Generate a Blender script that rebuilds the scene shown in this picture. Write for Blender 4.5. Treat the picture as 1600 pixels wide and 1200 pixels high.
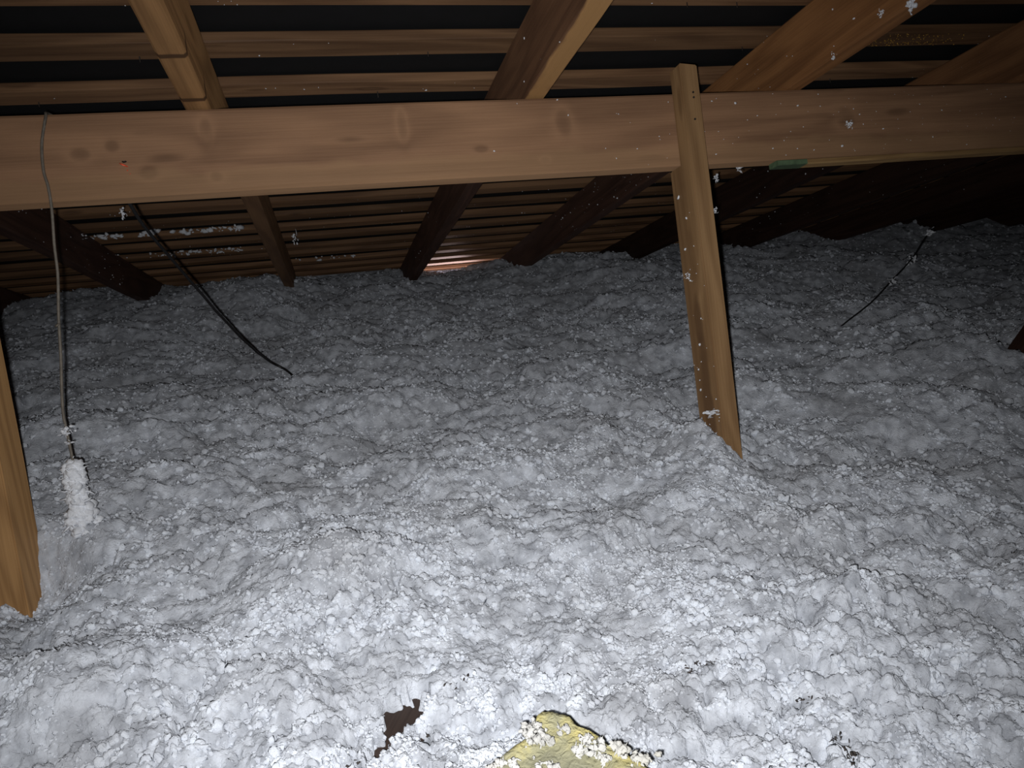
import bpy, bmesh, math, random
import numpy as np
from mathutils import Matrix, Vector, noise as mnoise

for o in list(bpy.data.objects):
    bpy.data.objects.remove(o)
scene = bpy.context.scene
COL = scene.collection
random.seed(7)
RNG = np.random.default_rng(11)

# ------------------------------------------------------------------ frame of the roof
# X runs along the purlin, the roof slope falls away from the viewer at PITCH; lengths in metres.
PITCH = math.radians(17.4)
HC = 0.60                                            # eye height above the loose fill
FPX = 1150.0
ROOF = Matrix.Translation((0, 0, HC)) @ Matrix.Rotation(-PITCH, 4, 'X')
VP = np.array([0.96537277, 0.1206716, 0.23128723])   # purlin, slope and roof normal seen in camera axes
VR = np.array([-0.23104264, -0.01620869, 0.9728086])
VN = np.array([-0.12113923, 0.99256015, -0.01223285])
axes = []
for i in range(3):
    axes.append((ROOF.to_3x3() @ Vector((VP[i], VR[i], VN[i]))).normalized())
RIGHT, UP, FWD = axes
EYE = Vector((0, 0, HC))

# ------------------------------------------------------------------ camera
cd = bpy.data.cameras.new('camera')
cd.sensor_width = 36.0
cd.lens = 36.0 * FPX / 1600.0
cd.clip_start = 0.02
cam = bpy.data.objects.new('camera', cd)
COL.objects.link(cam)
cam.matrix_world = Matrix(((RIGHT.x, UP.x, -FWD.x, EYE.x), (RIGHT.y, UP.y, -FWD.y, EYE.y),
                           (RIGHT.z, UP.z, -FWD.z, EYE.z), (0, 0, 0, 1)))
scene.camera = cam

# ------------------------------------------------------------------ light
world = bpy.data.worlds.new('attic_dark')
scene.world = world
world.use_nodes = True
world.node_tree.nodes['Background'].inputs[0].default_value = (0.75, 0.85, 1.0, 1)
world.node_tree.nodes['Background'].inputs[1].default_value = 0.004
vs = scene.view_settings
vs.view_transform = 'Standard'
vs.look = 'None'
vs.gamma = 1.0
vs.use_curve_mapping = False
vs.exposure = 0.0


def lamp(name, kind, loc, aim, energy, color, **kw):
    ld = bpy.data.lights.new(name, kind)
    ld.energy = energy
    ld.color = color
    for k, v in kw.items():
        setattr(ld, k, v)
    lo = bpy.data.objects.new(name, ld)
    COL.objects.link(lo)
    lo.location = loc
    lo.rotation_euler = (Vector(aim) - Vector(loc)).to_track_quat('-Z', 'Y').to_euler()
    return lo


flash_at = EYE - RIGHT * 0.016 - UP * 0.014
flash_aim = flash_at + FWD * 2.0 - RIGHT * 0.05 - UP * 0.14
lamp('phone_flash', 'SPOT', flash_at, flash_aim, 46.0, (1.0, 0.985, 0.98),
     spot_size=math.radians(110), spot_blend=1.0, shadow_soft_size=0.006)
# daylight that leaks in under the eave in one bay
eave_at = Vector((0.70, 4.12, -0.09))
lamp('eave_daylight', 'AREA', eave_at, Vector((0.70, 3.98, 0.05)), 1.3, (1.0, 0.76, 0.74),
     shape='RECTANGLE', size=0.34, size_y=0.05)


def rf(x, y, z):
    return ROOF @ Vector((x, y, z))


def ray(px, py):
    return (RIGHT * (px - 800) + UP * (600 - py) + FWD * FPX) / FPX


ROOF_I = ROOF.inverted()


def at_y(px, py, y):            # the point of a sight line at roof-frame depth y, in roof coordinates
    d = ROOF_I.to_3x3() @ ray(px, py)
    return d * (y / d.y)


def at_floor(px, py, z=0.0):    # the point of a sight line at world height z
    d = ray(px, py)
    return EYE + d * ((z - HC) / d.z)


# ------------------------------------------------------------------ materials
class NT:
    def __init__(self, name):
        self.m = bpy.data.materials.new(name)
        self.m.use_nodes = True
        self.t = self.m.node_tree
        self.p = self.t.nodes['Principled BSDF']

    def n(self, kind, **kw):
        nd = self.t.nodes.new(kind)
        for k, v in kw.items():
            if isinstance(v, bpy.types.NodeSocket):
                self.t.links.new(v, nd.inputs[k])
            elif k in nd.inputs.keys():
                nd.inputs[k].default_value = v
            else:
                setattr(nd, k, v)
        return nd

    def l(self, a, b):
        self.t.links.new(a, b)

    def math(self, op, a, b=None, clamp=False):
        nd = self.t.nodes.new('ShaderNodeMath')
        nd.operation = op
        nd.use_clamp = clamp
        for i, v in enumerate((a, b)):
            if v is None:
                continue
            if isinstance(v, bpy.types.NodeSocket):
                self.l(v, nd.inputs[i])
            else:
                nd.inputs[i].default_value = v
        return nd.outputs[0]

    def vmath(self, op, a, b=None):
        nd = self.t.nodes.new('ShaderNodeVectorMath')
        nd.operation = op
        for i, v in enumerate((a, b)):
            if v is None:
                continue
            if isinstance(v, bpy.types.NodeSocket):
                self.l(v, nd.inputs[i])
            else:
                nd.inputs[i].default_value = v
        return nd.outputs['Value'] if op in ('LENGTH', 'DISTANCE', 'DOT_PRODUCT') else nd.outputs[0]

    def ramp(self, fac, stops):
        nd = self.t.nodes.new('ShaderNodeValToRGB')
        el = nd.color_ramp.elements
        while len(el) < len(stops):
            el.new(0.5)
        for e, (pos, c) in zip(el, stops):
            e.position = pos
            e.color = tuple(c) + (1,) if len(c) == 3 else c
        self.l(fac, nd.inputs[0])
        return nd.outputs[0]

    def mix(self, fac, a, b, blend='MIX'):
        nd = self.t.nodes.new('ShaderNodeMix')
        nd.data_type = 'RGBA'
        nd.blend_type = blend
        for i, v in ((0, fac), (6, a), (7, b)):
            if isinstance(v, bpy.types.NodeSocket):
                self.l(v, nd.inputs[i])
            else:
                nd.inputs[i].default_value = v if i == 0 else tuple(v) + ((1,) if len(v) == 3 else ())
        return nd.outputs[2]


def wood(name, light, dark, knots=(), rough=0.62, rnd=True, ring=9.0, grain=0.5, stains_and_shading=()):
    """sawn softwood: growth rings along local X, fine grain, knots at (x, y, z, rx, rz, strength)"""
    w = NT(name)
    tc = w.n('ShaderNodeTexCoord').outputs['Object']
    if rnd:
        oi = w.n('ShaderNodeObjectInfo').outputs['Random']
        off = w.vmath('MULTIPLY', w.n('ShaderNodeCombineXYZ', X=oi, Y=oi, Z=oi).outputs[0], (41.0, 17.0, 23.0))
        co = w.vmath('ADD', tc, off)
    else:
        oi = None
        co = tc
    wob = w.n('ShaderNodeTexNoise', Vector=co, Scale=14.0, Detail=2.0).outputs['Fac']
    low = w.n('ShaderNodeTexNoise', Vector=w.vmath('MULTIPLY', co, (0.9, 9.0, 9.0)), Scale=1.0, Detail=2.0, Distortion=0.6).outputs['Fac']
    fine = w.n('ShaderNodeTexNoise', Vector=w.vmath('MULTIPLY', co, (7.0, 320.0, 320.0)), Scale=1.0, Detail=3.0).outputs['Fac']
    blot = w.n('ShaderNodeTexNoise', Vector=w.vmath('MULTIPLY', co, (4.0, 11.0, 11.0)), Scale=1.0, Detail=4.0).outputs['Fac']
    phase = w.math('MULTIPLY', low, ring * 6.0)
    dark_k = None
    for (kx, ky, kz, rx, rz, st) in knots:
        d = w.vmath('LENGTH', w.vmath('MULTIPLY', w.vmath('SUBTRACT', tc, (kx, ky, kz)), (1 / rx, 1 / rx if ky else 0.0, 1 / rz)))
        d = w.math('ADD', d, w.math('MULTIPLY', w.math('SUBTRACT', wob, 0.5), 0.7))
        g = w.math('MULTIPLY', w.math('POWER', 2.718, w.math('MULTIPLY', w.math('MULTIPLY', d, d), -0.5)), 4.0)
        phase = w.math('ADD', phase, g)
        core = w.math('MULTIPLY', w.math('MULTIPLY', w.math('SUBTRACT', 1.25, d), 2.2, True), st * 0.55, True)
        dark_k = core if dark_k is None else w.math('MAXIMUM', dark_k, core)
    # scattered random knots
    vo = w.n('ShaderNodeTexVoronoi', Vector=w.vmath('MULTIPLY', co, (4.2, 16.0, 16.0)), Scale=1.0)
    rk = w.math('SUBTRACT', 1.0, w.math('MULTIPLY', w.math('ADD', vo.outputs['Distance'], w.math('MULTIPLY', wob, 0.08)), 4.6), True)
    phase = w.math('ADD', phase, w.math('MULTIPLY', rk, 5.0))
    rk = w.math('MULTIPLY', rk, 0.55)
    dark_k = rk if dark_k is None else w.math('MAXIMUM', dark_k, rk)
    rings = w.math('ADD', w.math('MULTIPLY', w.math('SINE', phase), 0.5), 0.5)
    fac = w.math('ADD', w.math('MULTIPLY', rings, 0.26), w.math('MULTIPLY', fine, grain))
    fac = w.math('ADD', fac, w.math('MULTIPLY', blot, 0.55))
    colr = w.ramp(fac, ((0.34, light), (0.92, dark)))
    colr = w.mix(w.math('MULTIPLY', dark_k, 0.8, True), colr, tuple(c * 0.42 for c in dark))
    for (sx, sy, sz, rx, ry, rz, col_, st) in stains_and_shading:
        d = w.vmath('LENGTH', w.vmath('MULTIPLY', w.vmath('SUBTRACT', tc, (sx, sy, sz)), (1 / rx, 1 / ry, 1 / rz)))
        d = w.math('ADD', d, w.math('MULTIPLY', w.math('SUBTRACT', wob, 0.5), 1.2))
        colr = w.mix(w.math('MULTIPLY', w.math('MULTIPLY', w.math('SUBTRACT', 1.0, d), 2.5, True), st), colr, col_)
    if oi is not None:
        v = w.math('ADD', w.math('MULTIPLY', oi, 0.7), 0.62)
        colr = w.mix(1.0, colr, w.n('ShaderNodeCombineColor', Red=v, Green=v, Blue=v).outputs[0], 'MULTIPLY')
    w.l(colr, w.p.inputs['Base Color'])
    w.p.inputs['Roughness'].default_value = rough
    w.p.inputs['Diffuse Roughness'].default_value = 0.4
    w.p.inputs['Specular IOR Level'].default_value = 0.25
    b = w.n('ShaderNodeBump', Strength=0.28, Distance=0.002,
            Height=w.math('ADD', w.math('MULTIPLY', rings, 0.4), fine))
    w.l(b.outputs[0], w.p.inputs['Normal'])
    return w.m


def plain(name, col, rough=0.7, var=0.25, scale=60.0, metal=0.0, bump=0.0):
    w = NT(name)
    tc = w.n('ShaderNodeTexCoord').outputs['Object']
    nz = w.n('ShaderNodeTexNoise', Vector=tc, Scale=scale, Detail=4.0).outputs['Fac']
    w.l(w.ramp(nz, ((0.3, tuple(c * (1 - var) for c in col)), (0.7, tuple(min(1, c * (1 + var)) for c in col)))), w.p.inputs['Base Color'])
    w.p.inputs['Roughness'].default_value = rough
    w.p.inputs['Metallic'].default_value = metal
    if bump:
        w.l(w.n('ShaderNodeBump', Strength=bump, Distance=0.004, Height=nz).outputs[0], w.p.inputs['Normal'])
    return w.m


def fluff_material(name, a, b, dust):
    w = NT(name)
    tc = w.n('ShaderNodeTexCoord').outputs['Object']
    n1 = w.n('ShaderNodeTexNoise', Vector=tc, Scale=5.0, Detail=3.0).outputs['Fac']
    n2 = w.n('ShaderNodeTexNoise', Vector=tc, Scale=38.0, Detail=4.0).outputs['Fac']
    n3 = w.n('ShaderNodeTexNoise', Vector=tc, Scale=210.0, Detail=4.0, Distortion=0.8).outputs['Fac']
    c = w.ramp(n2, ((0.32, b), (0.62, a)))
    c = w.mix(w.math('MULTIPLY', w.math('SUBTRACT', n1, 0.48), 2.2, True), c, dust)
    w.l(c, w.p.inputs['Base Color'])
    w.p.inputs['Roughness'].default_value = 1.0
    w.p.inputs['Specular IOR Level'].default_value = 0.0
    w.p.inputs['Diffuse Roughness'].default_value = 0.35
    w.l(w.n('ShaderNodeBump', Strength=0.9, Distance=0.004, Height=n3).outputs[0], w.p.inputs['Normal'])
    return w.m


M_FLUFF = fluff_material('dusty_loose_fill', (0.71, 0.75, 0.815), (0.39, 0.415, 0.46), (0.28, 0.285, 0.30))
M_PUFF = fluff_material('white_loose_fill', (0.83, 0.88, 0.95), (0.62, 0.655, 0.72), (0.47, 0.48, 0.50))
M_CRUMB = fluff_material('cream_wool_crumbs', (0.70, 0.70, 0.68), (0.46, 0.46, 0.44), (0.52, 0.51, 0.44))
M_TUFT = plain('white_tuft', (0.80, 0.83, 0.88), 1.0, 0.12, 300.0)
M_BATTEN = wood('batten_pine', (0.31, 0.175, 0.090), (0.135, 0.070, 0.036), ring=6.0)
M_STRUT = wood('strut_pine', (0.53, 0.325, 0.155), (0.30, 0.168, 0.075), ring=10.0,
               stains_and_shading=((0.30, 0.0, 0, 0.16, 0.025, 0.9, (0.16, 0.085, 0.04), 0.8), (0.47, 0.0, 0, 0.07, 0.02, 0.9, (0.12, 0.06, 0.03), 0.7), (0.45, 0.02, 0.019, 0.42, 0.05, 0.010, (0.22, 0.12, 0.055), 0.55)))  # last patch: darker brown along the left face
M_STRUT_L = wood('weathered_strut_pine', (0.50, 0.29, 0.12), (0.28, 0.15, 0.058), ring=12.0, rnd=False,
                 stains_and_shading=((-0.10, 0.0, 0, 0.022, 0.05, 0.9, (0.10, 0.03, 0.015), 0.9),))
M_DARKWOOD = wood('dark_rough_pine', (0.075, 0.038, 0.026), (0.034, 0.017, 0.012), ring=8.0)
M_MIDWOOD = wood('brown_rough_pine', (0.19, 0.105, 0.052), (0.09, 0.046, 0.024), ring=8.0)
M_SARK = plain('black_roofing_felt', (0.0035, 0.0035, 0.0045), 0.9, 0.3, 30.0)
M_PLASTER = plain('plasterboard', (0.42, 0.40, 0.37), 0.9, 0.1, 20.0)
M_CABLE = plain('dusty_grey_cable', (0.15, 0.13, 0.105), 0.6, 0.25, 120.0)
M_CABLE_D = plain('black_cable', (0.018, 0.017, 0.018), 0.45, 0.3, 90.0)
M_NAIL = plain('dull_steel_nail', (0.10, 0.09, 0.08), 0.5, 0.3, 200.0, metal=0.8)
M_RED = plain('red_marker', (0.85, 0.10, 0.04), 0.6, 0.2, 200.0)
M_BLACK = plain('dark_resin', (0.015, 0.01, 0.008), 0.6, 0.2, 200.0)
M_GREEN = plain('green_end_paint', (0.10, 0.16, 0.085), 0.7, 0.25, 80.0)
M_BRICK = plain('masonry', (0.16, 0.11, 0.09), 0.95, 0.3, 18.0)


# ------------------------------------------------------------------ mesh helpers
def link_mesh(name, verts, faces, mat, mw=None, parent=None, smooth=False):
    me = bpy.data.meshes.new(name)
    me.from_pydata([tuple(v) for v in verts], [], faces)
    me.materials.append(mat)
    if smooth:
        me.polygons.foreach_set('use_smooth', [True] * len(me.polygons))
    me.update()
    o = bpy.data.objects.new(name, me)
    COL.objects.link(o)
    if parent is not None:
        o.parent = parent
    if mw is not None:
        if parent is not None:
            o.matrix_basis = mw
        else:
            o.matrix_world = mw
    return o


def tag(o, label=None, cat=None, group=None, kind=None):
    if label:
        o['label'] = label
    if cat:
        o['category'] = cat
    if group:
        o['group'] = group
    if kind:
        o['kind'] = kind
    return o


def board_geo(length, ty, tz, seed=0, bev=0.003, warp=0.002, segs=None, x0=0.0, cut0=0.0, cut1=0.0):
    """sawn board along +X from x0, section ty by tz centred on the axis, arrised edges, a little warp"""
    segs = segs or max(4, int(length / 0.12))
    a, b = ty / 2, tz / 2
    sec = [(-a + bev, -b), (a - bev, -b), (a, -b + bev), (a, b - bev), (a - bev, b), (-a + bev, b), (-a, b - bev), (-a, -b + bev)]
    v, f = [], []
    for i in range(segs + 1):
        t = i / segs
        x = x0 + length * t
        wy = warp * mnoise.noise((x * 1.3, seed * 3.1, 0.3))
        wz = warp * mnoise.noise((x * 1.3, seed * 3.1, 7.7))
        for k, (y, z) in enumerate(sec):
            j = 0.0008 * mnoise.noise((x * 9, k * 5.3, seed))
            xx = x + (cut0 * z / tz if i == 0 else 0) + (cut1 * z / tz if i == segs else 0)
            v.append((xx, y + wy + j, z + wz + j))
    for i in range(segs):
        for k in range(8):
            f.append((i * 8 + k, i * 8 + (k + 1) % 8, (i + 1) * 8 + (k + 1) % 8, (i + 1) * 8 + k))
    f.append(tuple(range(7, -1, -1)))
    f.append(tuple(segs * 8 + k for k in range(8)))
    f = [tuple(reversed(q)) for q in f]
    return v, f


def tube_geo(pts, r, n=8, seed=0, taper=None):
    v, f = [], []
    P = [Vector(p) for p in pts]
    up = Vector((0.31, 0.17, 0.93))
    for i, p in enumerate(P):
        t = (P[min(i + 1, len(P) - 1)] - P[max(i - 1, 0)]).normalized()
        a = t.cross(up)
        if a.length < 0.1:
            a = t.cross(Vector((1, 0, 0)))
        a.normalize()
        b = t.cross(a)
        rr = r if taper is None else r * taper(i / (len(P) - 1))
        for k in range(n):
            q = 2 * math.pi * k / n
            v.append(p + (a * math.cos(q) + b * math.sin(q)) * rr)
    for i in range(len(P) - 1):
        for k in range(n):
            f.append((i * n + k, i * n + (k + 1) % n, (i + 1) * n + (k + 1) % n, (i + 1) * n + k))
    f.append(tuple(range(n - 1, -1, -1)))
    f.append(tuple((len(P) - 1) * n + k for k in range(n)))
    return v, f


def smooth_path(pts, steps=8, wob=0.0, seed=0):
    P = [Vector(p) for p in pts]
    P = [P[0] * 2 - P[1]] + P + [P[-1] * 2 - P[-2]]
    out = []
    for i in range(1, len(P) - 2):
        for s in range(steps):
            t = s / steps
            a, b, c, d = P[i - 1], P[i], P[i + 1], P[i + 2]
            out.append(0.5 * ((2 * b) + (c - a) * t + (2 * a - 5 * b + 4 * c - d) * t * t + (3 * b - a - 3 * c + d) * t ** 3))
    out.append(P[-2])
    if wob:
        out = [p + Vector(mnoise.noise_vector(p * 14 + Vector((seed, 0, 0)))) * wob for p in out]
    return out


ICO = None


def ico():
    global ICO
    if ICO is None:
        bm = bmesh.new()
        bmesh.ops.create_icosphere(bm, subdivisions=2, radius=1)
        v1 = [v.co.copy() for v in bm.verts]
        f1 = [tuple(v.index for v in f.verts) for f in bm.faces]
        bm.free()
        bm = bmesh.new()
        bmesh.ops.create_icosphere(bm, subdivisions=1, radius=1)
        v0 = [v.co.copy() for v in bm.verts]
        f0 = [tuple(v.index for v in f.verts) for f in bm.faces]
        bm.free()
        ICO = ((v0, f0), (v1, f1))
    return ICO


def ico_small():
    bm = bmesh.new()
    bmesh.ops.create_icosphere(bm, subdivisions=1, radius=1)
    r_ = ([v.co.copy() for v in bm.verts], [tuple(v.index for v in f.verts) for f in bm.faces])
    bm.free()
    return r_


class Acc:
    def __init__(self):
        self.v, self.f = [], []

    def add(self, v, f):
        k = len(self.v)
        self.v += [tuple(q) for q in v]
        self.f += [tuple(i + k for i in q) for q in f]

    def blob(self, c, r, seed, stretch=(1, 1, 1), lod=0, spiky=0.45):
        v0, f0 = ico()[lod]
        out = []
        rot = Matrix.Rotation(seed * 2.399, 3, 'Z') @ Matrix.Rotation(seed * 1.7, 3, 'X')
        for p in v0:
            k = 1 + spiky * mnoise.noise(p * 1.9 + Vector((seed * 7.1, seed, 0))) + spiky * 0.8 * mnoise.noise(p * 4.7 + Vector((0, seed * 3.3, 1)))
            q = rot @ Vector((p.x * stretch[0], p.y * stretch[1], p.z * stretch[2]))
            out.append(Vector(c) + q * (k * r))
        self.add(out, f0)

    def shred(self, c, length, seed):
        """a short wisp of wool: a thin bent strip with thickness"""
        rr = random.Random(seed)
        d = Vector((rr.gauss(0, 1), rr.gauss(0, 1), rr.gauss(0, 1))).normalized()
        e = d.orthogonal().normalized()
        w = length * 0.16
        m = Vector(c) + d * length * 0.5 + e * length * rr.uniform(-0.25, 0.25)
        pts = [Vector(c), m, Vector(c) + d * length]
        v, f = tube_geo(pts, w, 4, taper=lambda t: 1 - 0.75 * t)
        self.add(v, f)


def tuft_geo(size, seed, n=9, flat=None, wisps=10):
    """a ragged tuft of wool, a few joined nodules with wisps; flat squashes it along that vector"""
    a = Acc()
    rr = random.Random(seed)
    for i in range(n):
        c = Vector((rr.gauss(0, .42), rr.gauss(0, .42), rr.gauss(0, .42))) * size
        if flat is not None:
            c -= flat * c.dot(flat) * 0.75
        a.blob(c, size * rr.uniform(.18, .40), seed * 1.3 + i, (1, rr.uniform(.6, 1.1), rr.uniform(.5, 1.0)), 1 if size > 0.012 else 0)
    for i in range(wisps):
        c = Vector((rr.gauss(0, .5), rr.gauss(0, .5), rr.gauss(0, .5))) * size
        if flat is not None:
            c -= flat * c.dot(flat) * 0.75
        a.shred(c, size * rr.uniform(.3, .8), seed * 100 + i)
    return a.v, a.f


# ------------------------------------------------------------------ the loose fill surface
def hsh(ix, iy, s):
    h = (ix.astype(np.int64) * 374761393 + iy.astype(np.int64) * 668265263 + s * 2147483647) & 0xFFFFFFFF
    h = ((h ^ (h >> 13)) * 1274126177) & 0xFFFFFFFF
    h = ((h ^ (h >> 16)) * 2246822519) & 0xFFFFFFFF
    return ((h ^ (h >> 15)) & 0xFFFFFF) / float(0x1000000)


def vnoise(x, y, s):
    ix, iy = np.floor(x), np.floor(y)
    fx, fy = x - ix, y - iy
    fx = fx * fx * fx * (fx * (fx * 6 - 15) + 10)
    fy = fy * fy * fy * (fy * (fy * 6 - 15) + 10)
    a = hsh(ix, iy, s); b = hsh(ix + 1, iy, s); c = hsh(ix, iy + 1, s); d = hsh(ix + 1, iy + 1, s)
    return (a + (b - a) * fx) * (1 - fy) + (c + (d - c) * fx) * fy - 0.5


def fbm(x, y, s, octs=3):
    t, a = 0.0, 1.0
    for i in range(octs):
        t = t + a * vnoise(x * 2 ** i + 13.7 * i, y * 2 ** i - 7.1 * i, s + i)
        a *= 0.5
    return t


def nodules(x, y, s):
    """rounded tufts, one per jittered cell: height 0 in the seams to about 1 on top"""
    ix, iy = np.floor(x), np.floor(y)
    best = np.zeros_like(x)
    for dx in (-1, 0, 1):
        for dy in (-1, 0, 1):
            cx, cy = ix + dx, iy + dy
            px = cx + 0.12 + 0.76 * hsh(cx, cy, s)
            py = cy + 0.12 + 0.76 * hsh(cx, cy, s + 1)
            r = 0.50 + 0.45 * hsh(cx, cy, s + 2)
            d2 = ((x - px) ** 2 + (y - py) ** 2) / (r * r)
            best = np.maximum(best, np.sqrt(np.maximum(0, 1 - d2)) * r)
    return best


MOUNDS = []      # (x, y, height, sx, sy)
DIPS = []        # (x, y, depth, sx, sy, angle) ragged holes


def mound(px, py, h, sx, sy=None, z=0.0):
    p = at_floor(px, py, z)
    MOUNDS.append((p.x, p.y, h, sx, sy or sx))


MOUNDS.append((0.72, 4.15, -0.17, 0.15, 0.08))
MOUNDS.append((0.64, 3.92, -0.03, 0.10, 0.14))


def dip(px, py, d, sx, sy, ang=0.0):
    p = at_floor(px, py)
    DIPS.append((p.x, p.y, d, sx, sy, ang))


mound(1085, 700, 0.060, 0.050, 0.045)
mound(1110, 715, 0.02, 0.035, 0.03)
mound(140, 1085, 0.045, 0.09, 0.06)
mound(130, 850, 0.03, 0.05)
mound(20, 920, -0.045, 0.09, 0.09)
mound(75, 890, -0.035, 0.04, 0.05)
mound(1590, 330, 0.06, 0.5, 0.3)
mound(395, 470, 0.07, 0.16, 0.22)
mound(150, 480, 0.05, 0.22, 0.2)
mound(860, 430, 0.05, 0.25, 0.25)
mound(1390, 370, 0.05, 0.2, 0.3)
mound(560, 890, 0.030, 0.08, 0.03)
mound(1400, 640, 0.040, 0.12, 0.08)
mound(1230, 970, 0.012, 0.12, 0.05)
mound(1510, 570, 0.04, 0.14, 0.06)
mound(1010, 560, 0.03, 0.25, 0.06)
dip(616, 1108, 0.050, 0.030, 0.045, -0.35)
dip(602, 1163, 0.050, 0.042, 0.022, 0.2)
dip(568, 1192, 0.050, 0.028, 0.022, 0.0)
dip(1090, 1037, 0.07, 0.012, 0.005, 0.5)
dip(1225, 1092, 0.07, 0.014, 0.005, 0.0)
dip(1312, 1155, 0.08, 0.010, 0.006, -0.6)
dip(1330, 1188, 0.09, 0.010, 0.010, -0.6)
dip(720, 1055, 0.03, 0.016, 0.006, 0.0)


def height(x, y, cell=None):
    x = np.asarray(x, float); y = np.asarray(y, float)
    r = np.hypot(x, y)
    cell = r * 0.0016 if cell is None else cell
    z = 0.055 * fbm(x * 1.3, y * 1.3, 3, 2) + 0.034 * fbm(x * 4.2 + .3, y * 6.2, 21, 3)
    z = z + 0.012 * fbm(x * 9.0, y * 14.0, 31, 3)
    for (mx, my, h, sx, sy) in MOUNDS:
        z = z + h * np.exp(-0.5 * (((x - mx) / sx) ** 2 + ((y - my) / sy) ** 2))
    wx = x + 0.006 * fbm(x * 30, y * 30, 41, 2)
    wy = y + 0.006 * fbm(x * 30 + 9, y * 30, 51, 2)
    amp = 0.55 + 0.9 * np.clip(fbm(x * 5, y * 5, 61, 2) + 0.5, 0, 1)
    k = 1 / 0.042
    z = z + amp * 0.0135 * nodules(wx * k, wy * k, 71)
    z = z + amp * 0.022 * nodules(wx / 0.095 + 5.1, wy / 0.095, 75) - 0.010
    for size, a, s in ((0.019, 0.0100, 81), (0.0105, 0.0062, 91), (0.0056, 0.0034, 101)):
        fade = np.clip(2.2 - 2.2 * cell / size, 0, 1)
        if np.max(fade) > 0:
            z = z + amp * fade * a * nodules(wx / size + 3.3, wy / size, s)
    z = z + 0.0035 * fbm(x * 160, y * 160, 111, 2) * np.clip(2 - cell / 0.003, 0, 1)
    for (mx, my, d, sx, sy, ang) in DIPS:
        c, s_ = math.cos(ang), math.sin(ang)
        u, v = (x - mx), (y - my)
        u, v = (u * c + v * s_) / sx, (-u * s_ + v * c) / sy
        q = u * u + v * v + 3.0 * fbm(x * 60, y * 60, 121, 3)
        z = z - d * np.clip((1.1 - q) * 0.9, 0, 1) * (u * u + v * v < 9)
    return z


def hz(x, y):
    return float(height(np.array([x]), np.array([y]), 0.003)[0])


def floor_pt(px, py, lift=0.0):
    p = at_floor(px, py, 0.02)
    for _ in range(3):
        p = at_floor(px, py, hz(p.x, p.y))
    return p + Vector((0, 0, lift))


def hz_plain(p):
    keep = DIPS[:]
    DIPS.clear()
    z = max(hz(p.x + a, p.y + b) for a in (-.02, 0, .02) for b in (-.03, 0, .03))
    DIPS.extend(keep)
    return z


EAVE_Y = 4.45


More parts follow.
